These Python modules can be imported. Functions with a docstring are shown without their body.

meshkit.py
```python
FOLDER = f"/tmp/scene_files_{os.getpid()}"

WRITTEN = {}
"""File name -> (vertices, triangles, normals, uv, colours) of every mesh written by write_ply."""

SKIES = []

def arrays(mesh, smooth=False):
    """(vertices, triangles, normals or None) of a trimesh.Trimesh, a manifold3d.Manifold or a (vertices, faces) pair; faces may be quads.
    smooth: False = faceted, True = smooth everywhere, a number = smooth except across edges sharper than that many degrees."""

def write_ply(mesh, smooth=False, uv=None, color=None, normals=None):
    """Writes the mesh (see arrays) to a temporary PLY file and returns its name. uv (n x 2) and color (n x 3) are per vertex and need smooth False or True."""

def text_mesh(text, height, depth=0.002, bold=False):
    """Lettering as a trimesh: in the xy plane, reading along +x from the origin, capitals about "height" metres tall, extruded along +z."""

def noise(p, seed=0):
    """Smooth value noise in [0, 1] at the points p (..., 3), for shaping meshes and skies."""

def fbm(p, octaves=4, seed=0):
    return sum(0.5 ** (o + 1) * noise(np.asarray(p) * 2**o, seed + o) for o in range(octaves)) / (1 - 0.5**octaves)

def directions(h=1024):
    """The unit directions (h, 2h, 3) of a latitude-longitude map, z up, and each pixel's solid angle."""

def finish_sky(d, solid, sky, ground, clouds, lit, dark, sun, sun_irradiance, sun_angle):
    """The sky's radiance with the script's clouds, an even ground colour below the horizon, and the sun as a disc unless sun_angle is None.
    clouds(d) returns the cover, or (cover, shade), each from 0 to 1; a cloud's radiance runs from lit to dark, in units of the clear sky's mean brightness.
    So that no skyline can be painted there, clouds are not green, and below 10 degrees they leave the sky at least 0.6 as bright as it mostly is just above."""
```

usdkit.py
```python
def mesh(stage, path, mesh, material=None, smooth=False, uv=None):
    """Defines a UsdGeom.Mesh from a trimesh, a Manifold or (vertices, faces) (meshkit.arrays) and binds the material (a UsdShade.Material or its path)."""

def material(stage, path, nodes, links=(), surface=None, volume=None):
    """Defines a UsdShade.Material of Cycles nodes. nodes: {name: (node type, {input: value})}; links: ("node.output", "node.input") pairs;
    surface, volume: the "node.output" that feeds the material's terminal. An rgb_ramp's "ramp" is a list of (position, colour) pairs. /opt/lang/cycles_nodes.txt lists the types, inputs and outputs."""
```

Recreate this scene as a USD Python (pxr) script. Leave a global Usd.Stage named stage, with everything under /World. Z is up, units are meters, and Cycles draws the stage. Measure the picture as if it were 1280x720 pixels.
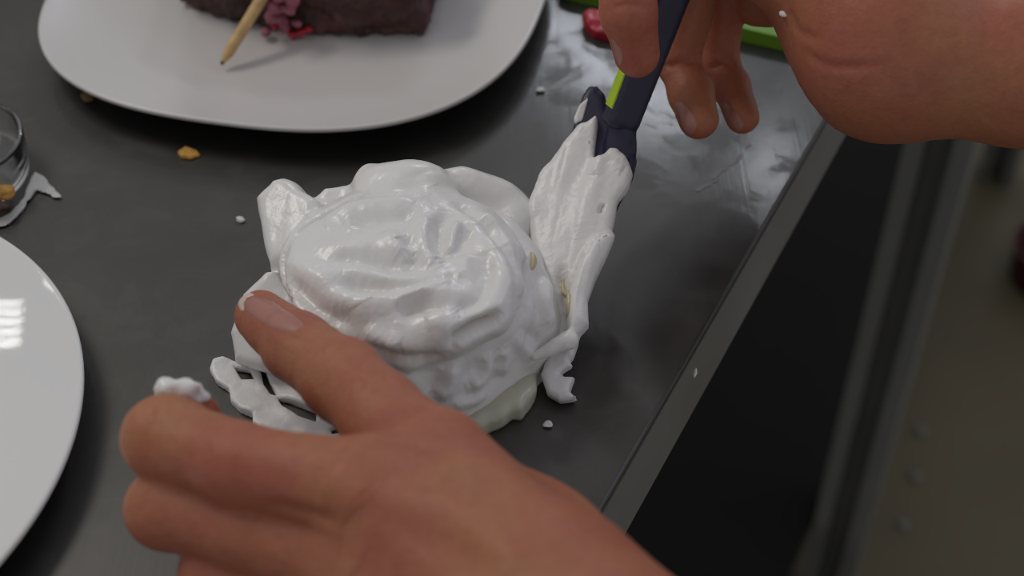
import math, numpy as np, trimesh, manifold3d, shapely.geometry as sg, shapely.ops as so, usdkit, meshkit
from pxr import Usd, UsdGeom, UsdLux, UsdShade, Gf, Sdf
from scipy.spatial import cKDTree

stage = Usd.Stage.CreateInMemory()
UsdGeom.SetStageUpAxis(stage, UsdGeom.Tokens.z)
UsdGeom.SetStageMetersPerUnit(stage, 1.0)
UsdGeom.Xform.Define(stage, '/World')
UsdGeom.Scope.Define(stage, '/World/Looks')
TOP = 0.9                                            # height of the worktable's top

# ------------------------------------------------------------------ camera
FPX, PITCH, DIST = 1750.0, math.radians(43), 0.45     # focal length in pixels of a 1280 wide picture
EYE = np.array([0, -DIST * math.cos(PITCH), DIST * math.sin(PITCH)])
FW = np.array([0, math.cos(PITCH), -math.sin(PITCH)]); RT = np.array([1.0, 0, 0]); UP = np.cross(RT, FW)
cam = UsdGeom.Camera.Define(stage, '/World/camera')
cam.CreateHorizontalApertureAttr(36.0); cam.CreateVerticalApertureAttr(36.0 * 720 / 1280)
cam.CreateFocalLengthAttr(36.0 * FPX / 1280); cam.CreateClippingRangeAttr(Gf.Vec2f(0.02, 60))
cam.CreateFStopAttr(9.0); cam.CreateFocusDistanceAttr(0.42)
cam.CreateExposureAttr(0.0)
_m = np.eye(4); _m[0, :3], _m[1, :3], _m[2, :3], _m[3, :3] = RT, UP, -FW, EYE + [0, 0, TOP]
cam.AddTransformOp().Set(Gf.Matrix4d(_m.tolist()))

# ------------------------------------------------------------------ lights
def rect(name, pos, to, w, h, power, color):
    """A lamp panel of w x h metres at pos facing to (metres above the table)."""
    L = UsdLux.RectLight.Define(stage, '/World/' + name)
    L.CreateWidthAttr(w); L.CreateHeightAttr(h); L.CreateIntensityAttr(power); L.CreateColorAttr(Gf.Vec3f(*color))
    z = np.array(pos, float) - np.array(to, float); z /= np.linalg.norm(z)
    x = np.cross([0, 0, 1.0], z); x /= np.linalg.norm(x); y = np.cross(z, x)
    m = np.eye(4); m[0, :3], m[1, :3], m[2, :3], m[3, :3] = x, y, z, np.array(pos) + [0, 0, TOP]
    L.AddTransformOp().Set(Gf.Matrix4d(m.tolist()))
dome = UsdLux.DomeLight.Define(stage, '/World/room_light')
dome.CreateIntensityAttr(0.11); dome.CreateColorAttr(Gf.Vec3f(0.96, 0.96, 1.0))
rect('ceiling_lamp', (-1.05, 0.60, 1.60), (0, 0, 0), 0.8, 0.35, 9.8, (1.0, 0.95, 0.87))
rect('ceiling_lamp_001', (1.25, 0.35, 1.0), (0, 0, 0), 0.7, 0.4, 1.6, (0.60, 0.64, 1.0))  # added bluish fill for the right-hand sides, not a ceiling fixture
def strip(name, a, b, h, power, color):
    """A long thin lamp from a to b facing the table."""
    a, b = np.array(a), np.array(b); c = (a + b) / 2; q = UsdLux.RectLight.Define(stage, '/World/' + name)
    q.CreateWidthAttr(float(np.linalg.norm(b - a))); q.CreateHeightAttr(h); q.CreateIntensityAttr(power); q.CreateColorAttr(Gf.Vec3f(*color))
    x = (b - a) / np.linalg.norm(b - a); z = c - (c @ x) * x; z /= np.linalg.norm(z); y = np.cross(z, x)
    m = np.eye(4); m[0, :3], m[1, :3], m[2, :3], m[3, :3] = x, y, z, c + [0, 0, TOP]
    q.AddTransformOp().Set(Gf.Matrix4d(m.tolist()))
for _k in range(5):                                  # the open strips of the louvred lamp that the near plate mirrors
    strip('louvre_lamp' + ('_%03d' % _k if _k else ''), (-1.385 + .006 * _k, 1.047 + .023 * _k, 1.501 - .017 * _k), (-1.468 + .004 * _k, 1.040 + .022 * _k, 1.413 - .018 * _k), .008, 26.0, (1.0, 0.98, 0.95))
strip('far_lamp', (0.06, 2.01, 1.17), (0.34, 1.845, 1.30), 0.045, 62.0, (0.80, 0.87, 1.0))
strip('far_lamp_001', (0.46, 1.77, 1.325), (0.52, 1.755, 1.35), 0.05, 75.0, (0.80, 0.87, 1.0))

# ------------------------------------------------------------------ helpers: places (millimetres above the table top)
def ray(u, v): return FW + RT * (u - 640) / FPX - UP * (v - 360) / FPX
def L(u, v, z=0.0):
    """The point at height z mm over the table that the photograph shows at pixel (u, v)."""
    d = ray(u, v); return (EYE + d * ((z / 1000 - EYE[2]) / d[2])) * 1000
def on_plane(u, v, o, n):
    d = ray(u, v); e = EYE * 1000; return e + d * (((o - e) @ n) / (d @ n))
def px(p):
    q = np.asarray(p) / 1000 - EYE; s = q @ FW
    return np.stack([640 + FPX * (q @ RT) / s, 360 - FPX * (q @ UP) / s, s * 1000], -1)

# ------------------------------------------------------------------ helpers: signed distances (mm) and meshing
def cone(p, a, b, ra, rb):
    a, b = np.asarray(a, float), np.asarray(b, float); ab = b - a
    h = np.clip((p - a) @ ab / max(ab @ ab, 1e-9), 0, 1)
    return np.linalg.norm(p - a - h[..., None] * ab, axis=-1) - (ra + h * (rb - ra))
def ball(p, c, r):
    """Ellipsoid with semi-axes r."""
    r = np.broadcast_to(np.asarray(r, float), 3); q = p - np.asarray(c, float)
    k0 = np.linalg.norm(q / r, axis=-1); k1 = np.linalg.norm(q / r ** 2, axis=-1)
    return np.where(k1 > 1e-9, k0 * (k0 - 1) / np.maximum(k1, 1e-9), -r.min())
def smin(a, b, k):
    h = np.maximum(k - np.abs(a - b), 0) / k
    return np.minimum(a, b) - h * h * k / 4
def chain_sd(p, pts, rs, k=2.0):
    d = None
    for i in range(len(pts) - 1):
        c = cone(p, pts[i], pts[i + 1], rs[i], rs[i + 1]); d = c if d is None else smin(d, c, k)
    return d
def smax(a, b, k): return -smin(-a, -b, k)
def poly_sd(q, poly):
    """Signed distance of 2D points q to a closed polygon."""
    poly = np.asarray(poly, float); d = np.full(q.shape[:-1], 1e18); s = np.ones(q.shape[:-1])
    for i in range(len(poly)):
        a, b = poly[i], poly[i - 1]; e = b - a; w = q - a
        t = np.clip((w @ e) / max(e @ e, 1e-12), 0, 1); bb = w - t[..., None] * e
        d = np.minimum(d, (bb ** 2).sum(-1))
        c1, c2, c3 = q[..., 1] >= a[1], q[..., 1] < b[1], e[0] * w[..., 1] > e[1] * w[..., 0]
        s = np.where((c1 & c2 & c3) | (~c1 & ~c2 & ~c3), -s, s)
    return s * np.sqrt(d)
def slab(p, poly, frame, half, rnd, bend=None):
    """A polygon on a plane (origin, x axis, y axis, normal) thickened to half each side and rounded."""
    o, X, Y, N = frame; q = p - o; w = np.stack([q @ X, q @ Y], -1); z = q @ N
    if bend is not None: z = z - bend(w)
    d2 = poly_sd(w, poly) + rnd; dz = np.abs(z) - half + rnd
    return np.minimum(np.maximum(d2, dz), 0) + np.linalg.norm(np.maximum(np.stack([d2, dz], -1), 0), axis=-1) - rnd

def nets(f, lo, hi, h):
    """Surface nets of f < 0 in the box lo..hi with cells of h."""
    ax = [np.arange(a, b + h, h) for a, b in zip(lo, hi)]
    G = np.stack(np.meshgrid(*ax, indexing='ij'), -1); V = f(G.reshape(-1, 3)).reshape(G.shape[:3])
    nx, ny, nz = V.shape; acc = np.zeros((nx - 1, ny - 1, nz - 1, 3)); cnt = np.zeros((nx - 1, ny - 1, nz - 1))
    ins = V < 0; cr = []
    for a in range(3):
        s0 = [slice(None)] * 3; s1 = [slice(None)] * 3; s0[a] = slice(0, -1); s1[a] = slice(1, None)
        A, B = V[tuple(s0)], V[tuple(s1)]; c = ins[tuple(s0)] != ins[tuple(s1)]; cr.append((c, ins[tuple(s0)]))
        t = np.where(c, A / np.where(A - B == 0, 1, A - B), 0)[..., None]
        P = G[tuple(s0)] + t * (G[tuple(s1)] - G[tuple(s0)])
        b, d = [x for x in range(3) if x != a]
        for i in (0, 1):
            for j in (0, 1):
                src = [slice(None)] * 3
                src[b] = slice(i, V.shape[b] - 1 + i); src[d] = slice(j, V.shape[d] - 1 + j)
                cc = c[tuple(src)]
                acc += np.where(cc[..., None], P[tuple(src)], 0); cnt += cc
    use = cnt > 0; idx = -np.ones(use.shape, int); idx[use] = np.arange(use.sum()); verts = acc[use] / cnt[use][:, None]
    F = []
    for a in range(3):
        c, inside = cr[a]; b, d = [x for x in range(3) if x != a]
        s = [slice(None)] * 3; s[b] = slice(1, -1); s[d] = slice(1, -1)
        I = np.argwhere(c[tuple(s)]); fl = inside[tuple(s)][c[tuple(s)]]; I[:, b] += 1; I[:, d] += 1
        def cell(i, j):
            J = I.copy(); J[:, b] -= i; J[:, d] -= j; return idx[J[:, 0], J[:, 1], J[:, 2]]
        q = np.stack([cell(1, 1), cell(0, 1), cell(0, 0), cell(1, 0)], 1)
        if a == 1: fl = ~fl
        q[~fl] = q[~fl][:, ::-1]; F.append(q)
    F = np.vstack(F); F = np.vstack([F[:, [0, 1, 2]], F[:, [0, 2, 3]]])
    return verts, F
def sculpt(f, lo, hi, h, sub=1, steps=2, closed=False):
    if closed:                                           # cut off square where the box ends (an arm beyond the frame)
        g_ = f; f = lambda p: np.maximum(g_(p), np.maximum(lo + 3 - p, p - hi + 3).max(-1))
    v, fc = nets(f, lo, hi, h)
    m = trimesh.Trimesh(v, fc, process=False)
    for k in range(sub + 1):
        if k:
            v, fc = trimesh.remesh.subdivide(m.vertices, m.faces); m = trimesh.Trimesh(v, fc, process=False)
        v = np.array(m.vertices)
        for _ in range(steps):
            e = 0.25; d = f(v)
            g = np.stack([f(v + e * np.eye(3)[i]) - f(v - e * np.eye(3)[i]) for i in range(3)], -1) / (2 * e)
            v = v - np.clip(d, -1.5, 1.5)[:, None] * g / np.maximum((g ** 2).sum(-1, keepdims=True), 0.3)
        m = trimesh.Trimesh(v, m.faces, process=False)
    return m
def normals(m):
    v, f = np.asarray(m.vertices), np.asarray(m.faces)
    n = np.zeros_like(v); fn = np.cross(v[f[:, 1]] - v[f[:, 0]], v[f[:, 2]] - v[f[:, 0]])
    for k in range(3): np.add.at(n, f[:, k], fn)
    return n / np.maximum(np.linalg.norm(n, axis=1, keepdims=True), 1e-12)
def resample(pts, step):
    pts = np.asarray(pts, float)
    if len(pts) > 2:                                  # Catmull-Rom through the points
        P = np.vstack([2 * pts[0] - pts[1], pts, 2 * pts[-1] - pts[-2]]); out = []
        for i in range(1, len(P) - 2):
            t = np.linspace(0, 1, 12, endpoint=False)[:, None]
            a, b, c, d = P[i - 1:i + 3]
            out.append(.5 * ((2 * b) + (c - a) * t + (2 * a - 5 * b + 4 * c - d) * t ** 2 + (3 * b - a - 3 * c + d) * t ** 3))
        pts = np.vstack(out + [pts[-1:]])
    s = np.r_[0, np.cumsum(np.linalg.norm(np.diff(pts, axis=0), axis=1))]
    t = np.linspace(0, s[-1], max(2, int(s[-1] / step)))
    return np.stack([np.interp(t, s, pts[:, k]) for k in range(pts.shape[1])], -1)
def strokes(m, lines, taper=True):
    """Raises (or sinks) the surface along lines marked where the photograph shows them: (pixel polyline, width mm, height mm)."""
    v = np.array(m.vertices); n = normals(m); q = px(v)
    front = ((v / 1000 - EYE) * n).sum(1) < 0
    fi = np.flatnonzero(front); tree = cKDTree(q[fi, :2]); off = np.zeros(len(v))
    for line, w, a in lines:
        c = resample(line, 2.5); hit = []; amp = []
        for k, uv in enumerate(c):
            near = fi[tree.query(uv, 24)[1]]
            if np.hypot(*(q[near[0], :2] - uv)) < 8:
                near = near[q[near, 2] < q[near, 2].min() + 4]; hit.append(v[near[:6]].mean(0))
                s = k / max(len(c) - 1, 1); amp.append(a * (min(1, 4 * s + .1, 4 * (1 - s) + .1) if taper else 1))
        if not hit: continue
        d, j = cKDTree(np.array(hit)).query(v, distance_upper_bound=3 * w)
        ok = np.isfinite(d); off[ok] += np.array(amp)[j[ok]] * np.exp(-(d[ok] / w) ** 2)
    m.vertices = v + n * off[:, None]
    return m
def fbm(p, scale, octaves=3, seed=0): return meshkit.fbm(np.asarray(p) / scale, octaves, seed) - 0.5

def boxm(lo, hi, r=0.0):
    lo, hi = np.array(lo, float), np.array(hi, float)
    if r <= 0:
        m = trimesh.creation.box(hi - lo); m.apply_translation((lo + hi) / 2); return m
    a, b = lo + r, hi - r
    s = manifold3d.Manifold.sphere(r, 16)
    M = manifold3d.Manifold.batch_hull([s.translate([x, y, z]) for x in (a[0], b[0]) for y in (a[1], b[1]) for z in (a[2], b[2])])
    k = M.to_mesh(); return trimesh.Trimesh(np.array(k.vert_properties[:, :3], float), np.array(k.tri_verts))
def ring_loft(rings, cap=True):
    rings = np.asarray(rings, float); n, k = rings.shape[:2]; v = rings.reshape(-1, 3); f = []
    for i in range(n - 1):
        a = i * k + np.arange(k); b = i * k + (np.arange(k) + 1) % k
        f.append(np.stack([a, b, b + k], 1)); f.append(np.stack([a, b + k, a + k], 1))
    f = np.vstack(f)
    if cap:
        v = np.vstack([v, rings[0].mean(0), rings[-1].mean(0)]); c = len(v) - 2; a = np.arange(k); b = (a + 1) % k
        f = np.vstack([f, np.stack([b, a, np.full(k, c)], 1), np.stack([(n - 1) * k + a, (n - 1) * k + b, np.full(k, c + 1)], 1)])
    return trimesh.Trimesh(v, f, process=False)

# ------------------------------------------------------------------ helpers: prims
_used = {}
def numbered(parent, name):
    k = (parent, name); c = _used.get(k, 0); _used[k] = c + 1
    return name if c == 0 else '%s_%03d' % (name, c)
def tag(prim, label=None, cat=None, group=None, kind=None):
    for k, x in (('label', label), ('category', cat), ('group', group), ('kind', kind)):
        if x: prim.SetCustomDataByKey(k, x)
    return prim
def thing(name, base, label, cat, group=None):
    """An Xform at base (mm above the table top) whose children are the thing's parts."""
    path = '/World/' + numbered('/World', name)
    x = UsdGeom.Xform.Define(stage, path); b = np.asarray(base, float) / 1000 + [0, 0, TOP]
    x.AddTranslateOp().Set(Gf.Vec3d(*map(float, b)))
    tag(x.GetPrim(), label, cat, group); x.GetPrim().SetCustomDataByKey('group', group) if group else None
    _base[path] = b
    return x.GetPrim()
_base = {}
def part(name, mesh, mat, parent, label=None, smooth=True, kind=None):
    """One mesh (points in mm above the table top) under a thing or a part."""
    pp = str(parent.GetPath()); path = pp + '/' + numbered(pp, name)
    root = '/'.join(path.split('/')[:3])
    v = np.asarray(mesh.vertices) / 1000 + [0, 0, TOP] - _base[root]
    m = usdkit.mesh(stage, path, (v, np.asarray(mesh.faces)), mat, smooth=smooth)
    return tag(m.GetPrim(), label, kind=kind)
def solo(name, mesh, mat, label, cat, smooth=True, group=None, kind=None):
    """A thing that is one mesh."""
    path = '/World/' + numbered('/World', name); v = np.asarray(mesh.vertices) / 1000 + [0, 0, TOP]
    b = np.array([v[:, 0].mean(), v[:, 1].mean(), v[:, 2].min()])
    m = usdkit.mesh(stage, path, (v - b, np.asarray(mesh.faces)), mat, smooth=smooth)
    m.AddTranslateOp().Set(Gf.Vec3d(*map(float, b)))
    return tag(m.GetPrim(), label, cat, group, kind)

# ------------------------------------------------------------------ materials
def mat(name, nodes, links, surface='p.BSDF'): return usdkit.material(stage, '/World/Looks/' + name, nodes, links, surface=surface)
def plain(name, color, rough=0.5, vary=0.12, scale=40.0, bump=0.0, bump_scale=300.0, bump_dist=0.001, **kw):
    c = np.array(color)
    N = {'g': ('texture_coordinate', {}), 'n': ('noise_texture', {'scale': scale, 'detail': 4.0}),
         'r': ('rgb_ramp', {'ramp': [(0.25, tuple(c * (1 - vary))), (0.75, tuple(np.minimum(c * (1 + vary), 1)))]}),
         'p': ('principled_bsdf', {'roughness': rough, **kw})}
    K = [('g.object', 'n.vector'), ('n.fac', 'r.fac'), ('r.color', 'p.base_color')]
    if bump:
        N['bn'] = ('noise_texture', {'scale': bump_scale, 'detail': 3.0}); N['b'] = ('bump', {'strength': bump, 'distance': bump_dist})
        K += [('g.object', 'bn.vector'), ('bn.fac', 'b.height'), ('b.normal', 'p.normal')]
    return mat(name, N, K)
CREAM = plain('cream', (0.78, 0.765, 0.745), 0.27, 0.03, 60, 0.2, 380, 0.0012, subsurface_weight=0.1, subsurface_scale=0.0015, subsurface_radius=(1.0, 0.8, 0.6), specular_ior_level=0.5)
CREAM_SP = plain('cream_spread', (0.78, 0.765, 0.75), 0.36, 0.03, 60, 0.28, 420, 0.0010, subsurface_weight=0.08, subsurface_scale=0.0015, subsurface_radius=(1.0, 0.8, 0.6))
CUSTARD = plain('custard', (0.54, 0.53, 0.40), 0.18, 0.10, 50, 0.2, 150, 0.001, subsurface_weight=0.3, subsurface_scale=0.003, subsurface_radius=(1.0, 0.9, 0.6))
YOLK = plain('custard_streak', (0.52, 0.43, 0.28), 0.25, 0.15, 80)
PORCELAIN = plain('porcelain', (0.74, 0.74, 0.725), 0.035, 0.01, 20, specular_ior_level=0.5)
PORCELAIN_DIM = plain('porcelain_matt_dimmed', (0.62, 0.595, 0.575), 0.28, 0.02, 20)  # white porcelain greyed to stand in for the weaker light on this plate
NAVY = plain('navy_silicone', (0.018, 0.017, 0.046), 0.42, 0.1, 80, 0.05, 800, 0.0005)
LIME = plain('lime_inlay', (0.42, 0.60, 0.02), 0.45, 0.06, 60)
GREEN = plain('green_plastic', (0.13, 0.29, 0.012), 0.5, 0.1, 20)
WOOD = plain('bamboo', (0.58, 0.38, 0.16), 0.6, 0.2, 200, 0.2, 500)
TIP = plain('scorched_wood', (0.10, 0.055, 0.025), 0.7, 0.3, 300)
CRUMB = plain('biscuit', (0.62, 0.33, 0.07), 0.75, 0.3, 300, 0.6, 600)
BERRY = plain('berry', (0.40, 0.012, 0.03), 0.3, 0.25, 120)
PALE = plain('pale_drop', (0.5, 0.5, 0.48), 0.5, 0.1, 100)
PALE_F = plain('floor_drop', (0.2, 0.2, 0.19), 0.5, 0.1, 100)
REDPL = plain('red_plastic', (0.06, 0.004, 0.004), 0.5, 0.2, 10)
NAIL = plain('nail', (0.43, 0.17, 0.135), 0.32, 0.08, 60, subsurface_weight=0.2, subsurface_scale=0.002, specular_ior_level=0.5)
NAILTIP = plain('nail_tip', (0.68, 0.52, 0.44), 0.35, 0.05, 60)
def skin(name, base, red):
    return mat(name, {'g': ('texture_coordinate', {}), 'n': ('noise_texture', {'scale': 34.0, 'detail': 3.0}), 'n2': ('noise_texture', {'scale': 420.0, 'detail': 4.0, 'roughness': 0.6}),
        'r': ('rgb_ramp', {'ramp': [(0.33, base), (0.68, red)]}), 'r2': ('rgb_ramp', {'ramp': [(0.3, (0.86, 0.84, 0.82)), (0.7, (1, 1, 1))]}),
        'm': ('mix_color', {'blend_type': 'multiply', 'fac': 1.0}), 'v': ('voronoi_texture', {'scale': 900.0, 'feature': 'f1'}), 'ad': ('math', {'math_type': 'add'}),
        'b': ('bump', {'strength': 0.2, 'distance': 0.0006}),
        'p': ('principled_bsdf', {'roughness': 0.54, 'subsurface_weight': 0.18, 'subsurface_scale': 0.004, 'subsurface_radius': (1.0, 0.35, 0.2), 'specular_ior_level': 0.42})},
        [('g.object', 'n.vector'), ('g.object', 'n2.vector'), ('g.object', 'v.vector'), ('n.fac', 'r.fac'), ('n2.fac', 'r2.fac'), ('r.color', 'm.a'), ('r2.color', 'm.b'), ('m.result', 'p.base_color'),
         ('v.distance', 'ad.value1'), ('n2.fac', 'ad.value2'), ('ad.value', 'b.height'), ('b.normal', 'p.normal')])
SKIN = skin('skin', (0.40, 0.165, 0.078), (0.365, 0.105, 0.066))
STEEL = mat('worn_steel', {'g': ('texture_coordinate', {}), 'n': ('noise_texture', {'scale': 7.0, 'detail': 5.0}), 'n2': ('noise_texture', {'scale': 42.0, 'detail': 5.0, 'roughness': 0.65, 'distortion': 0.6}),
    'mp': ('mapping', {'rotation': (0, 0, 0.48), 'scale': (900.0, 14.0, 1.0)}), 'br': ('noise_texture', {'scale': 1.0, 'detail': 2.0}),
    'c': ('rgb_ramp', {'ramp': [(0.3, (0.078, 0.074, 0.068)), (0.7, (0.122, 0.118, 0.113))]}), 'k': ('rgb_ramp', {'ramp': [(0.40, (0.02, 0.02, 0.02)), (0.50, (0.18, 0.18, 0.18)), (0.8, (0.26, 0.26, 0.26))]}),
    'b': ('bump', {'strength': 0.06, 'distance': 0.0004}), 'x': ('mix_closure', {}),
    'p': ('principled_bsdf', {'metallic': 1.0, 'roughness': 0.50}), 'p2': ('principled_bsdf', {'metallic': 1.0, 'roughness': 0.14})},
    [('g.object', 'n.vector'), ('g.object', 'n2.vector'), ('g.object', 'mp.vector'), ('mp.vector', 'br.vector'), ('n.fac', 'c.fac'), ('c.color', 'p.base_color'), ('c.color', 'p2.base_color'), ('n2.fac', 'k.fac'), ('k.color', 'x.fac'),
     ('br.fac', 'b.height'), ('b.normal', 'p.normal'), ('b.normal', 'p2.normal'), ('p.BSDF', 'x.closure1'), ('p2.BSDF', 'x.closure2')], 'x.closure')
APRON = plain('apron_steel', (0.20, 0.20, 0.185), 0.5, 0.15, 14, metallic=0.4)
DARKSTEEL = plain('dark_steel', (0.19, 0.19, 0.175), 0.5, 0.1, 8, metallic=0.3)
SHADE_BLACK = plain('shelf_shade_black', (0.009, 0.009, 0.0085), 0.75, 0.1, 8, specular_ior_level=0.25)  # near-black colour standing in for the shade under the table
FLOORM = plain('floor_tile', (0.14, 0.118, 0.066), 0.55, 0.12, 6)
CHOC = mat('chocolate_cake', {'g': ('texture_coordinate', {}), 'n': ('noise_texture', {'scale': 90.0, 'detail': 6.0, 'roughness': 0.7}), 'n2': ('noise_texture', {'scale': 28.0, 'detail': 3.0}),
    'r': ('rgb_ramp', {'ramp': [(0.3, (0.010, 0.005, 0.004)), (0.5, (0.045, 0.016, 0.011)), (0.62, (0.10, 0.042, 0.026)), (0.75, (0.20, 0.10, 0.06))]}), 'r2': ('rgb_ramp', {'ramp': [(0.56, (0, 0, 0)), (0.74, (.35, .35, .35))]}),
    'm': ('mix_color', {'b': (0.16, 0.045, 0.06)}), 'b': ('bump', {'strength': 0.8, 'distance': 0.003}), 'p': ('principled_bsdf', {'roughness': 0.55})},
    [('g.object', 'n.vector'), ('g.object', 'n2.vector'), ('n.fac', 'r.fac'), ('n2.fac', 'r2.fac'), ('r.color', 'm.a'), ('r2.color', 'm.fac'), ('m.result', 'p.base_color'), ('n.fac', 'b.height'), ('b.normal', 'p.normal')])
GLASS = mat('glass', {'p': ('principled_bsdf', {'base_color': (0.97, 0.98, 0.98), 'roughness': 0.06, 'transmission_weight': 1.0, 'ior': 1.45})}, [])

# ------------------------------------------------------------------ the setting and the worktable
EDGE = np.array([105.0, 207.0, 0]) / np.hypot(105, 207)    # along the table's right edge
SIDE = np.array([EDGE[1], -EDGE[0], 0])                     # outwards across that edge
E0 = L(880, 415)                                            # a point on the upper edge
def tf(m):
    """From table coordinates (x across, 0 at the right edge, y along it, z up) to mm above the table top."""
    R = np.eye(4); R[:3, 0], R[:3, 1], R[:3, 3] = SIDE, EDGE, [E0[0], E0[1], 0]; m = m.copy(); m.apply_transform(R); return m
fl = boxm((-2500, -2000, -920), (3000, 3500, -900))
tag(solo('floor', fl, FLOORM, 'olive brown floor beside the worktable', None, False), kind='structure')

tb = thing('steel_worktable', (-300, 150, -900), 'brushed stainless steel worktable carrying the plates and the cream cake', 'table')
prof = [(-3, -2.0), (-1.2, -0.6), (0, 0.0)]
tp = boxm((-900, -520, -3), (0, 1400, 0), 1.4)
part('tabletop', tf(tp), STEEL, tb, smooth=20)
part('edge_apron', tf(boxm((-3, -520, -36), (0, 1400, -3.2))), APRON, tb, smooth=False)
part('edge_apron', tf(boxm((-900, -520, -36), (-897, 1400, -3.2))), APRON, tb, smooth=False)
part('end_apron', tf(boxm((-897, 1397, -36), (-3, 1400, -3.2))), APRON, tb, smooth=False)
part('end_apron', tf(boxm((-897, -520, -36), (-3, -517, -3.2))), APRON, tb, smooth=False)
part('shade_undershelf', tf(boxm((-890, -505, -790), (-32, 1380, -760))), SHADE_BLACK, tb, smooth=False)  # shelf added to keep the space below the tabletop dark
for (x, y) in ((-29, 560), (-896, 560), (-29, 1340), (-896, 1340), (-29, -514), (-896, -514)):
    c = [boxm((x, y, -900), (x + 14, y + 40, -36.2)), boxm((x + 34, y, -900), (x + 48, y + 40, -36.2)), boxm((x + 13, y + 30, -900), (x + 35, y + 40, -36.2))]
    part('leg', tf(trimesh.util.concatenate(c)), DARKSTEEL, tb, smooth=False)

# ------------------------------------------------------------------ plates
def plate_mesh(c, radius, sq, rot, h, t=2.6, n=180, foot=0.55, lipw=0.09):
    """A coupe plate turned on a rounded-square outline (sq = superellipse power; 2 is round)."""
    th = np.linspace(0, 2 * np.pi, n, endpoint=False); cs, sn = np.cos(th), np.sin(th)
    rr = 1 / (np.abs(cs) ** sq + np.abs(sn) ** sq) ** (1 / sq)
    up = [(0.02, t), (0.3, t)] + [(x, t + h * max(0, (x - .42) / .575) ** 2.0) for x in np.linspace(.45, .985, 16)] + [(.994, t + h - .15), (1.0, t + h - .8)]
    lo = [(.999, h + t - 1.8), (.985, h + t - 2.6)] + [(x, max(.9, t + h * max(0, (x - .42) / .575) ** 2.0 - 2.7)) for x in np.linspace(.95, foot + .06, 9)] + [(foot + .03, .6), (foot, 0.02), (foot - .05, 0.02), (foot - .07, .8), (0.02, .8)]
    rings = []
    for (s, z) in up + lo:
        e = np.stack([cs * rr * s * radius, sn * rr * s * radius], -1)
        R = np.array([[math.cos(rot), -math.sin(rot)], [math.sin(rot), math.cos(rot)]])
        e = e @ R.T; rings.append(np.c_[e + c[:2], np.full(n, z)])
    return ring_loft(rings[::-1])
PL1 = L(372, 18, 12)[:2] + [0, 0]
P1C = np.array([-84.0, 167.7])
solo('square_plate', plate_mesh(P1C, 98, 2.565, math.radians(-12.1), 10.9), PORCELAIN_DIM, 'white rounded-square plate under the chocolate cake slice', 'plate')
P2C = np.array([-226.0, -72.6])
solo('round_plate', plate_mesh(P2C, 104.5, 2.0, 0, 9.5), PORCELAIN, 'empty round white plate cut off by the left edge', 'plate')

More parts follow.
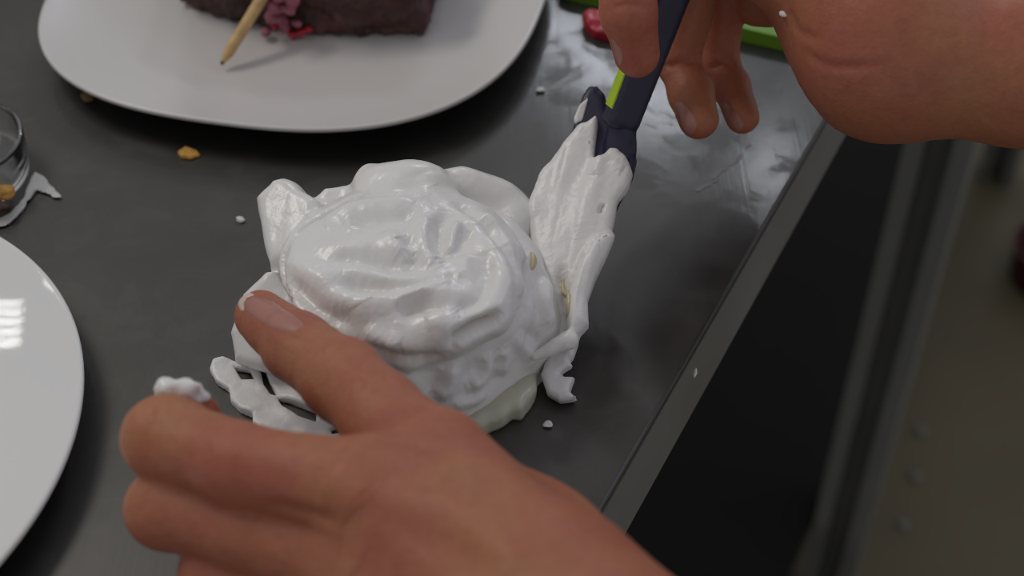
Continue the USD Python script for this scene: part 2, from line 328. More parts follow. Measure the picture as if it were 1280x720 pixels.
# ------------------------------------------------------------------ chocolate cake slice on the plate, and the skewer
Z0 = 3.2
def cake_sd():
    A, B, C_, D_ = L(228, 8, Z0), L(530, 46, Z0), L(565, -60, Z0), L(250, -75, Z0)
    poly = np.array([A[:2], L(290, 30, Z0)[:2], L(420, 48, Z0)[:2], B[:2], L(548, 5, Z0)[:2], C_[:2], D_[:2]])
    def f(p):
        d2 = poly_sd(p[..., :2], poly) + 3.0 + 3.2 * fbm(p, 9, 3, 5) * 2
        dz = np.abs(p[..., 2] - Z0 - 17) - 17 + 3.0
        d = np.minimum(np.maximum(d2, dz), 0) + np.linalg.norm(np.maximum(np.stack([d2, dz], -1), 0), axis=-1) - 3.0
        d = d + 6.0 * fbm(p, 6.0, 4, 9)
        return np.maximum(d, Z0 + .05 - p[..., 2])
    lo = np.r_[poly.min(0) - 6, Z0 - 2]; hi = np.r_[poly.max(0) + 6, Z0 + 40]
    return f, lo, hi
f, lo, hi = cake_sd()
ck = thing('chocolate_cake', L(400, 10, Z0), 'dark crumbly chocolate and berry cake slice on the square plate', 'cake')
part('sponge', sculpt(f, lo, hi, 1.1, 0), CHOC, ck)
rng = np.random.default_rng(4)
def lump(c, r, seed, amp=0.35, flat=1.0, sub=2):
    m = trimesh.creation.icosphere(sub, 1.0); v = np.array(m.vertices)
    v = v * (1 + amp * 2 * fbm(v + seed * 3.1, 0.9, 2, seed))[:, None] * np.broadcast_to(r, 3) * [1, 1, flat]
    v[:, 2] = np.maximum(v[:, 2], -np.mean(r) * flat * .55); m.vertices = v - [0, 0, v[:, 2].min()] + np.asarray(c, float)
    return m
BERRYP = plain('berry_cream', (0.30, 0.085, 0.125), 0.45, 0.5, 250)
for nm_, pts_, m_ in (('pinkish crumbly berry filling', [(333, 40, 2.0), (338, 22, 2.4), (350, 24, 2.8), (344, 10, 2.8), (362, 12, 2.4), (356, 34, 2.0), (372, 30, 2.0), (366, 0, 3.0), (348, -8, 3.0)], BERRYP), ('dark red berry filling', [(366, 43, 2.0), (378, 42, 1.8), (342, 33, 1.6), (386, 36, 1.6)], BERRY)):
    B_ = [(L(u, v, 4.0 + (45 - v) * .40), r) for u, v, r in pts_]
    def berry(p):
        d = None
        for c, r in B_:
            e = ball(p, c, r); d = e if d is None else smin(d, e, 1.5)
        return d + 2.4 * fbm(p, 2.2, 3, 17)
    C_ = np.array([b[0] for b in B_]); part('berry_filling', sculpt(berry, C_.min(0) - 6, C_.max(0) + 6, .7, 0), m_, ck, nm_)
s0, s1 = L(277, 80, 6.0), L(326, 0, 22.0); ax = s1 - s0; s2 = s0 + ax * 3.2
def tube(a, b, ra, rb, n=20, rings=6):
    a, b = np.asarray(a, float), np.asarray(b, float); w = (b - a) / np.linalg.norm(b - a)
    x = np.cross(w, [0, 0, 1.0]); x /= np.linalg.norm(x); y = np.cross(w, x); t = np.linspace(0, 2 * np.pi, n, endpoint=False)
    return ring_loft([a + (b - a) * s + (ra + (rb - ra) * s) * (np.cos(t)[:, None] * x + np.sin(t)[:, None] * y) for s in np.linspace(0, 1, rings)])
sk = thing('bamboo_skewer', s0, 'pointed bamboo skewer leaning on the chocolate cake slice', 'skewer')
part('stick', tube(s0 + ax * .16, s2, 2.1, 3.0), WOOD, sk)
part('point', tube(s0, s0 + ax * .165, .5, 2.1), WOOD, sk)
part('scorched_tip', tube(s0 - ax * .012, s0 + ax * .03, .35, .95), TIP, sk, 'dark scorched tip')

# ------------------------------------------------------------------ the cream cake
CC = np.array([-28.0, -24.0])                              # centre of the mound on the table
def flap(pts, z, half, rnd, up=(0, 0, 1), Y=None):
    """A slab drawn over pixels, its plane through L(.., z) with the given normal."""
    N = np.array(up, float); N /= np.linalg.norm(N); o = L(*np.mean(pts, 0), z)
    X = np.cross([0, 1.0, 0], N); X /= np.linalg.norm(X); Yv = np.cross(N, X)
    q = np.array([on_plane(u, v, o, N) - o for u, v in pts]); return np.stack([q @ X, q @ Yv], -1), (o, X, Yv, N), half, rnd
HORN = flap([(336, 272), (334, 262), (350, 248), (357, 240), (368, 238), (390, 250), (412, 262), (420, 300), (400, 340), (352, 350), (343, 310)], 24, 10, 4, (-.35, -.35, .9))
BACK = flap([(398, 256), (408, 245), (432, 241), (460, 243), (470, 290), (410, 290)], 24, 8, 3, (0, -.4, .9))
LOWF = flap([(347, 345), (356, 344), (380, 380), (380, 450), (345, 470), (306, 458), (301, 420), (318, 372)], 10, 10, 4, (-.3, -.6, .8))
def mound(p):
    q = p - np.r_[CC, 0]; r = np.hypot(q[..., 0], q[..., 1] * 1.02); z = q[..., 2]
    ang = np.arctan2(q[..., 1], q[..., 0])
    R = 42 - 5.5 * np.clip(z / 34, 0, 1.2) + 1.6 * np.sin(3 * ang + .8) + 1.2 * np.sin(5 * ang + 2 + z * .05)
    d2 = r - R + 9; dz = np.abs(z - 12) - 20 + 9
    body = np.minimum(np.maximum(d2, dz), 0) + np.linalg.norm(np.maximum(np.stack([d2, dz], -1), 0), axis=-1) - 9
    c = L(500, 318, 37)
    top = ball(p, c - [0, 0, 3], (35.5, 33, 11))
    path = [L(566, 268, 39), L(598, 288, 39), L(616, 322, 38), L(620, 358, 36.5), L(600, 388, 36), L(560, 412, 34.5), L(512, 428, 32), L(470, 418, 31), L(430, 396, 31)]
    rad = [2.5, 4.6, 6.2, 7.2, 7.6, 7.4, 6.6, 6.4, 6.4]; lip = chain_sd(p, path, rad, 5)
    d = smin(body, smin(top, lip, 3.5), 1.4)
    back = smin(ball(p, L(512, 240, 33), (15, 9, 11)), ball(p, L(470, 238, 32), (8, 7, 8)), 5)
    back = smin(back, ball(p, L(461, 221, 34), (2.6, 3, 4.0)), 4)
    d = smin(d, back, 6)
    for (u, v, z, r) in ((585, 248, 26, (10, 8, 11)), (574, 232, 30, (2.6, 3, 6)), (560, 236, 30, (3, 3, 5)), (618, 262, 22, (10, 8, 11)), (648, 290, 18, (8, 9, 11)), (640, 268, 20, (6, 6, 7)), (655, 350, 14, (9, 12, 11)), (660, 410, 12, (10, 12, 12))):
        d = smin(d, ball(p, L(u, v, z), r), 4)
    for fl_ in (HORN, BACK, LOWF): d = smin(d, slab(p, *fl_), 3.0)
    d = smin(d, cone(p, L(346, 262, 27), L(362, 247, 29), 4, 5), 4)
    return smax(d, .05 - z, .5)
mm = sculpt(mound, (-92, -76, -3), (34, 34, 58), 1.3, 1)
def cream_noise(m, amp=1.0, seed=1, c=None):
    v = np.array(m.vertices); n = normals(m)
    q = v - (c if c is not None else np.r_[CC, 20]); r = np.linalg.norm(q[:, :2], axis=1); a = np.arctan2(q[:, 1], q[:, 0])
    sw = np.stack([np.cos(a + r / 26) * 14, np.sin(a + r / 26) * 14, r / 3.4 + q[:, 2] / 6], -1)
    d = .75 * (np.abs(meshkit.noise(sw / 4.2, seed) - .5) * 2 - .5) + 1.9 * fbm(v, 15, 2, seed + 3) * 2 + .3 * (np.abs(meshkit.noise(v / 5.2, seed + 8) - .5) * 2 - .5)
    d = d * np.clip((v[:, 2] - .3) / 3, 0, 1)
    m.vertices = v + n * (amp * .58 * d)[:, None]; return m
mm = cream_noise(mm)
ST = [  # ridges (+) and creases (-) of the cream as the spatula left them
      ([(398, 346), (440, 340), (480, 354), (525, 357), (560, 345), (580, 322)], 3.2, 2.0), ([(420, 372), (470, 380), (520, 371), (566, 362), (592, 348)], 2.6, 1.8), ([(410, 358), (460, 362), (510, 364), (556, 354)], 1.8, -1.4),
      ([(560, 262), (549, 285), (550, 310), (562, 330)], 2.2, -1.5), ([(540, 266), (530, 292), (534, 322), (552, 338)], 2.6, 1.8), ([(588, 288), (574, 305), (564, 326)], 2.2, -1.0), ([(576, 276), (566, 300), (560, 322)], 1.8, 1.8),
      ([(604, 312), (606, 345), (594, 372), (560, 388)], 3.2, -2.2), ([(582, 318), (586, 340), (570, 356)], 2.2, 1.4),
      ([(500, 412), (497, 388), (515, 376), (552, 374), (588, 362)], 1.6, 1.6), ([(508, 404), (508, 388), (530, 382), (566, 380)], 2.2, -1.5), ([(530, 400), (560, 398)], 3.0, .8),
      ([(358, 322), (388, 342), (420, 366), (450, 386), (494, 392)], 3.0, 1.8), ([(356, 340), (376, 368), (404, 392), (444, 404)], 2.4, -1.8), ([(360, 362), (382, 392), (420, 412)], 2.4, 1.2),
      ([(396, 300), (430, 312), (470, 308), (500, 318), (520, 336)], 3.6, 1.4), ([(410, 326), (450, 328), (490, 334), (516, 344)], 2.4, -1.4), ([(500, 300), (516, 318), (522, 338)], 2.0, -1.6), ([(478, 290), (498, 306), (508, 328)], 2.4, 1.5),
      ([(362, 300), (376, 284), (398, 270), (424, 260), (450, 244)], 1.3, -2.2), ([(358, 306), (350, 335), (354, 368), (374, 398)], 1.5, -2.2), ([(400, 282), (440, 262), (490, 254), (540, 256)], 4.0, 1.5), ([(430, 286), (480, 274), (528, 274)], 3.4, -1.3), ([(470, 240), (510, 232), (550, 244)], 4.0, 1.0),
      ([(630, 390), (613, 402), (591, 411), (572, 424), (562, 440)], 1.7, -4.2), ([(556, 444), (520, 452), (486, 444), (460, 432)], 1.9, -2.2), ([(455, 412), (478, 428), (500, 438)], 2.4, 1.3),
      ([(607, 440), (608, 458), (598, 474), (580, 484)], 2.2, 1.7), ([(600, 446), (594, 462), (576, 474)], 2.4, -.6), ([(627, 432), (630, 452), (622, 470)], 2.2, 1.2), ([(616, 440), (618, 470), (602, 496)], 2.0, -.8), ([(566, 452), (560, 480), (545, 500)], 2.4, 1.8), ([(546, 456), (540, 480), (528, 492)], 2.4, -.8), ([(560, 506), (590, 500), (612, 486)], 1.8, 1.2), ([(500, 462), (516, 478), (530, 498)], 2.4, 1.2),
      ([(600, 268), (634, 306), (652, 350), (652, 396)], 2.4, -2.0), ([(566, 250), (604, 272), (632, 298)], 2.0, -1.4), ([(646, 300), (662, 330), (664, 372), (650, 410)], 3.0, 1.5), ([(672, 332), (668, 366), (676, 402)], 2.0, -1.4), ([(684, 346), (682, 378), (688, 410)], 2.4, 1.6), ([(640, 420), (660, 440), (664, 462)], 2.2, 1.2), ([(652, 420), (676, 424)], 2.0, -1.0),
      ([(392, 418), (430, 426), (456, 444)], 2.2, 1.4), ([(446, 446), (454, 474)], 1.8, -1.2), ([(470, 452), (482, 476), (498, 492)], 2.2, 1.2)]
mm = strokes(mm, [(a_, w_ * 1.15, 1.35 * h_) for a_, w_, h_ in ST])
cake = thing('cream_cake', np.r_[CC, 0], 'mound of swirled white meringue cream on the steel table between both hands', 'cake')
part('cream_coating', mm, CREAM, cake)
def custard(p):
    d = slab(p, *CUST); return smax(d + 1.4 * fbm(p, 6, 2, 2), .04 - p[..., 2], .4)
CUST = flap([(672, 476), (670, 496), (660, 508), (652, 520), (640, 522), (628, 531), (612, 536), (600, 544), (580, 546), (572, 530), (590, 500), (640, 460)], 2, 5, 3)
cm = sculpt(custard, (-45, -72, -2), (25, -25, 14), 1.0, 0)
part('custard_layer', cm, CUSTARD, cake, 'pale yellow-green glossy custard showing under the cream')

# ------------------------------------------------------------------ spatula with cream
SA, SB = L(778, 146, 46), L(858, -60, 92)                    # handle axis
sw_ = (SB - SA) / np.linalg.norm(SB - SA)
to_eye = EYE * 1000 - SA; sx = np.cross(to_eye, sw_); sx /= np.linalg.norm(sx); sx = -sx if sx[0] < 0 else sx
sn = np.cross(sx, sw_); sn = -sn if sn @ to_eye < 0 else sn
rot = math.radians(28); sx, sn = sx * math.cos(rot) - sn * math.sin(rot), sn * math.cos(rot) + sx * math.sin(rot)
LEN = np.linalg.norm(SB - SA)
def handle(p):
    q = p - SA; x, y, z = q @ sx, q @ sw_, q @ sn
    w = 5.5 + .5 * np.clip(y / 60, 0, 2)
    d = np.stack([np.abs(x) - w + 2.6, np.abs(z) - 4.6 + 2.6], -1)
    d2 = np.minimum(d.max(-1), 0) + np.linalg.norm(np.maximum(d, 0), axis=-1) - 2.6
    return smax(d2, np.maximum(-4 - y, y - LEN - 60), 3)
def hull_bounds(pts, m): pts = np.array(pts); return pts.min(0) - m, pts.max(0) + m
sp = thing('spatula', SA, 'navy silicone spatula with a lime green stripe, held by the right hand', 'spatula')
lo, hi = hull_bounds([SA, SB + sw_ * 60], 14)
part('handle', sculpt(handle, lo, hi, 1.6, 0), NAVY, sp)
gl = []
for y in np.linspace(2, LEN + 40, 40):
    c = SA + sw_ * y; w = 5.5 + .5 * min(max(y / 60, 0), 2); a = 2.4
    gl.append([c - sx * (w + .5) + sn * a, c - sx * (w - .6) + sn * a, c - sx * (w - .6) - sn * a, c - sx * (w + .5) - sn * a])
part('inlay_stripe', ring_loft(gl), LIME, sp, 'lime green stripe along the handle', smooth=30)
# blade: a plane through the neck down to the table, turned toward the lamps
BT, BB = L(762, 160, 41), L(700, 455, 6)
bY = (BT - BB) / np.linalg.norm(BT - BB); bX = np.array([1.0, -.05, .10]); bX -= (bX @ bY) * bY; bX /= np.linalg.norm(bX); bN = np.cross(bX, bY)
if bN[2] < 0: bN = -bN
BF = (BB, bX, bY, bN)
def bpoly(pts, off=0.0):
    q = np.array([on_plane(u, v, BB + bN * off, bN) - BB for u, v in pts]); return np.stack([q @ bX, q @ bY], -1)
BLADE = bpoly([(736, 108), (746, 107), (756, 118), (762, 146), (784, 160), (793, 178), (796, 200), (791, 222), (776, 250), (756, 290), (736, 350), (712, 410), (685, 405), (676, 330), (690, 230), (716, 160), (728, 120)], -2)
part('blade', sculpt(lambda p: slab(p, BLADE, (BB - bN * 3.0, bX, bY, bN), 2.2, 1.5), *hull_bounds([BB + bX * x + bY * y for x, y in BLADE], 8), 1.3, 0), NAVY, sp)
part('neck', sculpt(lambda p: smin(cone(p, SA + sw_ * 4 - sn * 1.5, L(774, 188, 36), 4.6, 4.8), cone(p, L(774, 188, 36), L(752, 240, 28), 4.8, 2.0), 3), *hull_bounds([SA, L(752, 240, 28)], 14), 1.3, 0), NAVY, sp)
SL = bpoly([(722, 152), (734, 149), (745, 142), (748, 154), (743, 196), (751, 196), (762, 184), (772, 184), (784, 196), (789, 214), (784, 232), (771, 254), (764, 288), (768, 296), (758, 322), (744, 352), (735, 378), (728, 398), (736, 408), (722, 424), (714, 446), (704, 440), (694, 430), (690, 400), (682, 352), (672, 330), (664, 300), (659, 268), (664, 246), (680, 208), (700, 176)], 2)
ROLL = bpoly([(768, 296), (758, 322), (744, 352), (735, 378), (738, 408), (720, 428), (707, 426), (704, 390), (714, 350), (726, 318), (745, 296)], 5)
TAIL = bpoly([(690, 420), (706, 405), (722, 430), (712, 452), (716, 458), (700, 470), (719, 473), (714, 484), (712, 490), (722, 500), (700, 503), (684, 494), (676, 470), (684, 446), (664, 448), (668, 432)], 1)
def slabcream(p):
    bend = lambda w: 1.2 * np.sin(w[..., 1] / 16) - .012 * (w[..., 0] - 4) ** 2 * .5
    d = slab(p, SL, (BB + bN * 1.0, bX, bY, bN), 3.8, 2.6, bend)
    d = smin(d, slab(p, ROLL, (BB + bN * 4.6, bX, bY, bN), 5.6, 4.6, bend), .9)
    d = smin(d, slab(p, TAIL, (BB + bN * 1.0, bX, bY, bN), 3.2, 2.0), 2.5)
    d = smin(d, cone(p, L(668, 446, 14), L(712, 424, 17), 1.6, 3.0), 1.5)
    d = smin(d, cone(p, L(712, 424, 17), L(715, 421, 18), 3.0, .8), 1.0)
    d = smin(d, slab(p, LIP, (BB - bN * 1.5, bX, bY, bN), 1.6, 1.0), 1.0)
    return smax(d, .05 - p[..., 2], .3)
LIP = bpoly([(734, 119), (737, 122), (728, 150), (718, 154), (716, 146), (724, 130)], 0)
sc = sculpt(slabcream, *hull_bounds([BB + bX * x + bY * y for x, y in np.vstack([SL, TAIL])], 14), 1.1, 1)
v = np.array(sc.vertices); n = normals(sc); q = v - BB
y_, x_ = q @ bY, q @ bX
dd = .6 * (np.abs(meshkit.noise(np.stack([x_ / 2.2, y_ / 22, q @ bN / 9], -1), 5) - .5) * 2 - .5) + 1.6 * fbm(v, 14, 2, 12)
sc.vertices = v + n * (dd * .7 * np.clip(v[:, 2] / 2, 0, 1))[:, None]
sc = strokes(sc, [([(755, 254), (752, 259), (750, 268)], .55, -2.0), ([(700, 330), (704, 370), (706, 410)], 1.5, -2.6), ([(750, 215), (735, 250), (726, 300)], 3, 1.0), ([(752, 190), (748, 205), (742, 220)], 2.2, 1.2), ([(740, 160), (730, 200), (705, 250)], 3.2, -1.0), ([(766, 292), (745, 297), (728, 318), (713, 352), (705, 392)], 1.1, -1.2), ([(684, 200), (668, 245), (666, 275)], 2.2, 1.2), ([(764, 200), (778, 215)], 2.2, 1.0)])
solo('spread_cream', sc, CREAM_SP, 'thick sheet of white cream coating the spatula blade down to the table', 'cream')

# ------------------------------------------------------------------ cream smears and dabs on the table
def smear(name, outer, holes, label, h=2.0, z=1.0, seed=0, m=CREAM_SP, cat='cream', res=.9, rag=1.0):
    po = np.array([L(u, v, z)[:2] for u, v in outer]); ho = [np.array([L(u, v, z)[:2] for u, v in H]) for H in holes]
    def f(p):
        d2 = poly_sd(p[..., :2], po)
        for H in ho: d2 = np.maximum(d2, -poly_sd(p[..., :2], H))
        d2 = d2 + .5 * rag * fbm(p, 3, 2, seed)
        hh = h * (1 + 1.2 * rag * fbm(p * [1, 1, 0], 7, 2, seed + 1))
        r_ = min(1.0, h * .5); a = d2 + r_; b = p[..., 2] - hh + r_
        d = np.minimum(np.maximum(a, b), 0) + np.linalg.norm(np.maximum(np.stack([a, b], -1), 0), axis=-1) - r_
        return np.maximum(d, .04 - p[..., 2])
    lo = np.r_[po.min(0) - 2.5, -1.0]; hi = np.r_[po.max(0) + 2.5, h * 2.2 + 2]
    return solo(name, sculpt(f, lo, hi, res, 0), m, label, cat)
smear('cream_smear', [(262, 462), (266, 452), (280, 447), (296, 452), (318, 462), (330, 455), (336, 462), (360, 480), (392, 505), (430, 540), (440, 556), (340, 560), (316, 530), (316, 518), (300, 512), (288, 500), (286, 486), (270, 476)],
      [[(293, 459), (312, 462), (318, 474), (302, 474)], [(325, 460), (331, 462), (337, 478), (346, 494), (338, 492), (330, 482)], [(346, 497), (362, 500), (396, 513), (395, 528), (374, 523), (354, 510)], [(412, 536), (420, 532), (430, 542), (416, 543)]],
      'thin white cream smear with bare gaps, on the steel behind the left hand', 3.2, 2.0, 3, res=.7, rag=.55)
for k, (u, v, r, lab) in enumerate([(684, 532, 1.6, 'tiny white cream drop just in front of the cream cake'), (868, 466, 1.7, 'tiny white cream drop stuck on the steel table edge'), (301, 276, 1.6, 'faint cream fleck left of the cream cake'), (121, 78, 1.2, 'tiny white cream fleck on the square plate'), (676, 114, 1.8, 'pale cream fleck between the spatula and square plate')]):
    solo('cream_fleck', lump(on_plane(u, v, E0, SIDE) - [0, 0, .8] if u == 868 else L(u, v, 0.05 if u != 121 else 5.4), (r, r * .7, .8) if u != 868 else (.7, 1.3, 1.7), k + 2, .6), CREAM_SP, lab, 'cream')
smear('cream_streak', [(44, 216), (56, 222), (70, 236), (84, 250), (78, 252), (60, 244), (46, 238), (30, 262), (8, 284), (-10, 290), (-12, 280), (12, 268), (30, 246), (38, 226)], [], 'milky streak trailing from under the glass dish', 1.0, .5, 8, PALE)
smear('biscuit_crumb', [(222, 190), (232, 185), (246, 187), (250, 193), (238, 198), (226, 196)], [], 'golden biscuit crumb lying alone below the square plate', 2.4, 1, 6, CRUMB, 'crumb', .7)
smear('biscuit_crumb', [(100, 118), (108, 114), (117, 117), (116, 124), (105, 126)], [], 'small dull crumb at the lower left of the square plate', 1.8, 1, 7, plain('stale_crumb', (0.20, 0.13, 0.05), 0.8, 0.3, 300), 'crumb', .7)
def flat_smear(name, pts, z, label, m, seed, h=1.6): smear(name, pts, [], label, h, z, seed, m, 'berry', .8)
flat_smear('berry_piece', [(728, 24), (736, 19), (752, 20), (768, 30), (776, 44), (764, 48), (744, 44), (732, 36)], 2, 'crushed red berry on the steel behind the index finger', BERRY, 2, 4.0)
JUICE = plain('juice', (0.050, 0.018, 0.020), 0.35, 0.3, 60)
_st = so.unary_union([sg.LineString([tuple(L(u, v)[:2]) for u, v in l]).buffer(w) for l, w in [([(872, 238), (880, 233), (886, 231)], .8), ([(892, 222), (900, 214), (908, 210)], .9), ([(893, 228), (897, 224)], .5), ([(914, 206), (922, 200), (926, 194)], .7), ([(932, 186), (938, 181)], .5)]])
_st = trimesh.util.concatenate([trimesh.creation.extrude_polygon(g, .10, engine='earcut') for g in _st.geoms]); _st.apply_translation([0, 0, .03])
solo('berry_stain', _st, JUICE, 'row of small dark red juice marks on the steel under the right hand', 'berry', 30)
# ------------------------------------------------------------------ green board at the far end
o_ = 0; GB = np.array([L(690, -4)[:2], L(1004, 70)[:2]]); gd = (GB[1] - GB[0]) / np.linalg.norm(GB[1] - GB[0]); gn = np.array([-gd[1], gd[0]])
poly = sg.Polygon([GB[0], GB[1], GB[1] + gn * 120, GB[0] + gn * 120]).buffer(-8).buffer(8)
gb = trimesh.creation.extrude_polygon(poly, 6.0); gb.apply_translation([0, 0, .1])
solo('cutting_board', gb, GREEN, 'bright green cutting board lying behind the right hand', 'cutting board', 30)
# ------------------------------------------------------------------ glass at the left edge
GC = L(-53, 222)[:2]
def lathe(prof, c, n=96):
    t = np.linspace(0, 2 * np.pi, n, endpoint=False)
    return ring_loft([np.c_[c[0] + r * np.cos(t), c[1] + r * np.sin(t), np.full(n, z)] for r, z in prof])
gp = [(.2, .1), (22.5, .1), (24.6, 1.0), (25.4, 5), (25.8, 15), (25.6, 15.8), (24.8, 16), (24.0, 15.4), (23.5, 6), (22.0, 3.4), (.2, 3.0)]
solo('glass_dish', lathe(gp, GC), GLASS, 'low clear glass dish with crumbs inside, at the left edge', 'dish')
for k, (u, v, r, lab) in enumerate([(4, 246, 4.2, 'golden crumb inside the glass dish'), (2, 262, 3.0, 'dark brown crumb at the bottom of the glass dish')]):
    solo('biscuit_crumb', lump(L(u, v, 3.7), (r, r * .8, r * .6), k + 31, .5), CRUMB if k == 0 else CHOC, lab, 'crumb')

# ------------------------------------------------------------------ the person's hands
def chain(p, pts, rs, k=2.0):
    d = None
    for i in range(len(pts) - 1):
        c = cone(p, pts[i], pts[i + 1], rs[i], rs[i + 1]); d = c if d is None else smin(d, c, k)
    return d
LH = dict(
    thumb=([L(326, 396, 31), L(372, 434, 39), L(428, 474, 47), L(476, 518, 52), L(545, 580, 56), L(652, 716, 60)], [7.6, 9.0, 10.3, 10.0, 12.0, 14.5]),
    index=([L(258, 545, 33), L(230, 528, 43), L(208, 547, 52), L(300, 581, 57), L(455, 612, 60), L(660, 760, 58)], [7.0, 8.4, 9.9, 9.2, 11.2, 13.5]),
    middle=([L(300, 640, 18), L(240, 620, 26), L(210, 636, 38), L(310, 662, 42), L(450, 706, 46), L(680, 810, 50)], [7.2, 8.4, 9.6, 9.2, 11.0, 14.0]),
    ring=([L(340, 735, 12), L(290, 705, 18), L(272, 716, 27), L(340, 738, 30), L(460, 790, 34), L(690, 860, 42)], [7.0, 8.0, 8.8, 8.6, 10.5, 14.0]),
    pinky=([L(400, 800, 9), L(340, 790, 10), L(345, 800, 16), L(400, 820, 20), L(490, 860, 24), L(700, 900, 34)], [6.5, 7.2, 7.6, 7.6, 9.5, 14.0]))
def left_hand(p):
    d = None
    for k, (pts, rs) in LH.items():
        c = chain(p, pts, rs, 3.5); d = c if d is None else smin(d, c, 1.6)
    palm = ball(p, L(600, 740, 48), (34, 34, 17))
    web = cone(p, L(478, 552, 52), L(560, 640, 54), 5.0, 11.0)
    d = smin(d, smin(palm, web, 5), 9)
    pm = None
    for a in ('index', 'middle', 'ring', 'pinky'):
        c = cone(p, LH[a][0][4], LH[a][0][5], LH[a][1][4] - .5, LH[a][1][5]); pm = c if pm is None else smin(pm, c, 10)
    d = smin(d, smin(pm, cone(p, LH['thumb'][0][4], LH['thumb'][0][5], 11.5, 14.5), 12), 4)
    wr = smin(cone(p, L(690, 790, 54), L(980, 1090, 62), 25, 29), cone(p, L(690, 850, 46), L(980, 1150, 54), 22, 27), 10)
    return smin(d, wr, 10)
allp = np.vstack([x[0] for x in LH.values()] + [[L(800, 900, 60)]])
lh = sculpt(left_hand, allp.min(0) - 20, allp.max(0) + [12, 16, 24], 1.6, 1, closed=True)
v = np.array(lh.vertices); n = normals(lh)
lh.vertices = v + n * (.9 * fbm(v, 16, 2, 40) + .25 * fbm(v, 4, 2, 41))[:, None]
lh = strokes(lh, [([(440, 448), (452, 462), (456, 486)], 1.0, -.5), ([(462, 452), (470, 474), (470, 496)], 1.0, -.5), ([(478, 470), (484, 492)], .8, -.35), ([(352, 420), (384, 426), (400, 418)], .9, -.4),
    ([(440, 556), (480, 556), (530, 560), (570, 585)], 1.6, -.8), ([(330, 628), (380, 640), (430, 652)], 2.0, -.9), ([(400, 600), (430, 620), (450, 640)], 5, 1.2), ([(420, 700), (450, 715)], 6, 1.2), ([(520, 600), (600, 660), (660, 720)], 3.5, .8), ([(470, 640), (560, 690), (620, 720)], 4, -.9), ([(590, 575), (640, 640), (680, 700)], 2.5, -.6),
    ([(188, 520), (184, 550), (188, 580)], 1.2, -.4), ([(200, 500), (196, 540)], 1.2, -.4), ([(186, 610), (180, 640)], 1.2, -.4)])
person = thing('person', L(600, 740, 0), 'bare-handed person, one hand steadying the cream cake, the other holding the spatula', 'person')
lhp = part('left_hand', lh, SKIN, person, 'hand in front, thumb against the cream cake')

def on_skin(m, uv):
    """Points of mesh m where the photograph's pixels uv meet it, with smoothed normals."""
    V = np.array(m.vertices); n = normals(m); q = px(V); fi = np.flatnonzero(((V / 1000 - EYE) * n).sum(1) < .0)
    t = cKDTree(q[fi, :2]); P, N = [], []
    for w in uv:
        d, j = t.query(w, 40); j = fi[j]; z = q[j, 2]; ok = z < z.min() + 5; d, j = d[ok], j[ok]; k = np.argsort(d)[:8]; d, j = d[k], j[k]
        g = np.exp(-(d / (d.min() + 2)) ** 2); g /= g.sum(); P.append(g @ V[j]); N.append(g @ n[j])
    P, N = np.array(P), np.array(N); return P, N / np.linalg.norm(N, axis=1, keepdims=True)
def nail_on(m, outline, parent, lift=.45, mt=NAIL, nm='fingernail'):
    """A fingernail: a thin curved shell seated in the skin within a pixel outline."""
    o = resample(np.vstack([outline, outline[:1]]), 1.2)[:-1]; c = o.mean(0); S = [0.0, .2, .4, .6, .78, .9, .97, 1.0]; n = len(o)
    uv = np.vstack([c + s_ * (o - c) for s_ in S[1:]]); uv = np.vstack([[c], uv]); P, N = on_skin(m, uv)
    r = np.r_[0, np.repeat(S[1:], n)]; T = P + N * (lift * (1 - r ** 6) - .12)[:, None]; B = P - N * .6
    f = [[0, 1 + i, 1 + (i + 1) % n] for i in range(n)]
    for k in range(len(S) - 2):
        a = 1 + k * n + np.arange(n); b = 1 + k * n + (np.arange(n) + 1) % n
        f += np.stack([a, a + n, b + n], 1).tolist() + np.stack([a, b + n, b], 1).tolist()
    f = np.array(f); h = len(T); a = 1 + (len(S) - 2) * n + np.arange(n); b = 1 + (len(S) - 2) * n + (np.arange(n) + 1) % n
    F = np.vstack([f, f[:, ::-1] + h, np.stack([a, a + h, b + h], 1), np.stack([a, b + h, b], 1)])
    w = trimesh.Trimesh(np.vstack([T, B]), F, process=False); trimesh.repair.fix_normals(w)
    return part(nm, w, mt, parent, 'pale nail edge' if nm == 'nail_edge' else 'fingernail')
def surf(m, u, v):
    P, N = on_skin(m, [(u, v)]); return P[0], N[0]
TN = [(299, 374), (306, 369), (320, 370), (342, 377), (362, 390), (380, 404), (374, 413), (358, 416), (338, 409), (320, 399), (307, 388)]
nail_on(lh, TN, lhp)
nail_on(lh, [(296, 377), (298, 371), (304, 367), (314, 366), (318, 369), (310, 373), (306, 379), (305, 388), (300, 388)], lhp, .5, mt=NAILTIP, nm='nail_edge')
dab = lump(L(230, 503, 50), (5.8, 3.6, 4.2), 51, .8, 1, 3)
solo('cream_dab', dab, CREAM, 'small dab of cream stuck on the left index finger', 'cream')

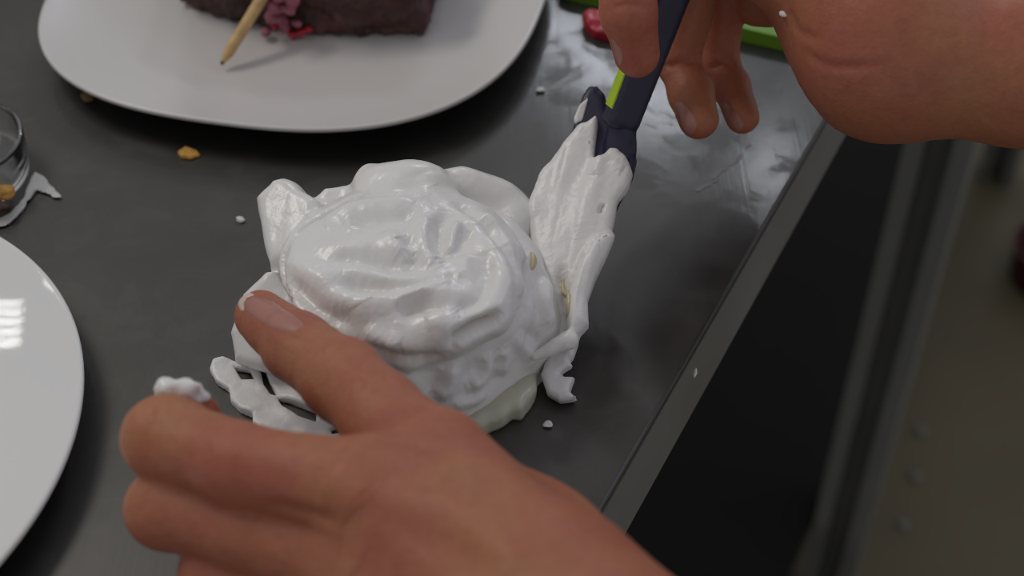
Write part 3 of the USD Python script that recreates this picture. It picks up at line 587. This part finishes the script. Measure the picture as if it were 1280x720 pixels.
RH = dict(
    index=([L(778, -150, 104), L(782, -50, 102), L(786, 16, 89), L(796, 68, 76)], [9.0, 8.4, 8.0, 6.8]),
    middle=([L(905, -150, 84), L(874, -30, 76), L(848, 78, 50), L(863, 116, 45), L(873, 149, 43)], [9.0, 7.6, 6.8, 7.0, 6.3]),
    ring=([L(945, -130, 74), L(908, -30, 68), L(900, 78, 42), L(914, 108, 38), L(928, 146, 36)], [8.6, 7.4, 6.2, 6.1, 5.5]),
    pinky=([L(985, -110, 72), L(938, -45, 74), L(946, 2, 62), L(962, 8, 60)], [8.4, 7.4, 7.4, 6.8]))
def right_hand(p):
    d = None
    for k, (pts, rs) in RH.items():
        c = chain(p, pts, rs, 2.5); d = c if d is None else smin(d, c, 1.2)
    heel = smin(cone(p, L(1068, 38, 72), L(1110, 70, 74), 20, 23), cone(p, L(1110, 70, 74), L(1285, 88, 74), 23, 20.5), 12)
    heel = smin(heel, cone(p, L(1285, 88, 74), L(1700, 130, 80), 20.5, 31), 10)
    pm = None
    for a, r in (('index', 10), ('middle', 11), ('ring', 10.5), ('pinky', 10)):
        c = cone(p, RH[a][0][0], L(1090, 10, 84), r, 17); pm = c if pm is None else smin(pm, c, 10)
    return smin(d, smin(heel, pm, 14), 4)
allp = np.vstack([x[0] for x in RH.values()] + [[L(1450, 110, 78)]])
rh = sculpt(right_hand, allp.min(0) - 22, allp.max(0) + [10, 30, 34], 1.6, 1, closed=True)
v = np.array(rh.vertices); n = normals(rh)
rh.vertices = v + n * (1.0 * fbm(v, 15, 2, 60) + .25 * fbm(v, 4, 2, 61))[:, None]
rh = strokes(rh, [([(828, 86), (850, 77), (874, 80)], 1.1, -1.5), ([(887, 86), (903, 79), (918, 83)], 1.0, -1.3), ([(1000, 60), (1030, 80), (1070, 84), (1110, 80)], 1.5, -.7), ([(985, 10), (1000, 40), (1030, 50)], 1.5, -.7), ([(1130, 20), (1140, 80), (1170, 140)], 2.5, -.5), ([(1190, 30), (1200, 100)], 2, -.4), ([(765, 10), (790, 6), (812, 10)], 1.0, -.5)])
rhp = part('right_hand', rh, SKIN, person, 'hand at the top right, gripping the spatula')
nail_on(rh, [(842, 127), (849, 126), (858, 132), (867, 144), (872, 157), (869, 166), (864, 171), (858, 166), (850, 149)], rhp)
nail_on(rh, [(901, 129), (908, 129), (919, 139), (929, 153), (929, 162), (924, 165), (918, 160), (908, 146)], rhp)
nail_on(rh, [(764, 47), (769, 52), (775, 59), (780, 68), (778, 78), (774, 82), (768, 67)], rhp)
p_, n_ = surf(rh, 980, 18)
solo('cream_dab', lump(p_ - n_ * .6 - [0, 0, .6], (1.9, 1.3, 1.2), 52, .4), CREAM, 'tiny cream speck on the heel of the right hand', 'cream')

# pale custard showing in the seam between the mound and the sheet of cream
for m_, l_, r_ in ((mm, [(664, 314), (667, 326), (664, 338)], 1.0), (sc, [(703, 346), (705, 372), (705, 400)], .75)):
    P_, N_ = on_skin(m_, resample(l_, 3.0)); P_ = P_ - N_ * r_ * .35; R_ = r_ * np.sin(np.linspace(.25, np.pi - .25, len(P_)))
    part('custard_streak', sculpt(lambda p: chain_sd(p, P_, R_, 1.0), P_.min(0) - 3, P_.max(0) + 3, .7, 0), YOLK, cake, 'yellowish custard streak beside the spatula')
# ------------------------------------------------------------------ things on the floor at the right
rb = L(1318, 335, -880)
solo('bucket', lathe([(.5, -899.9), (48, -899.9), (51, -896), (56, -850), (58, -848), (58, -845), (53, -845), (48, -893), (.5, -894)], rb), REDPL, 'dark red bucket standing on the floor at the right edge', 'bucket')
for k, (u, v, lab) in enumerate([(1150, 540, 'pale fleck on the floor, farthest of three by the table leg'), (1143, 597, 'pale fleck on the floor, middle of three by the table leg'), (1128, 657, 'pale fleck on the floor, nearest of three by the table leg')]):
    solo('floor_fleck', lump(L(u, v, -899.9), (6, 6, 3), k + 70, .3), PALE_F, lab, 'crumb')
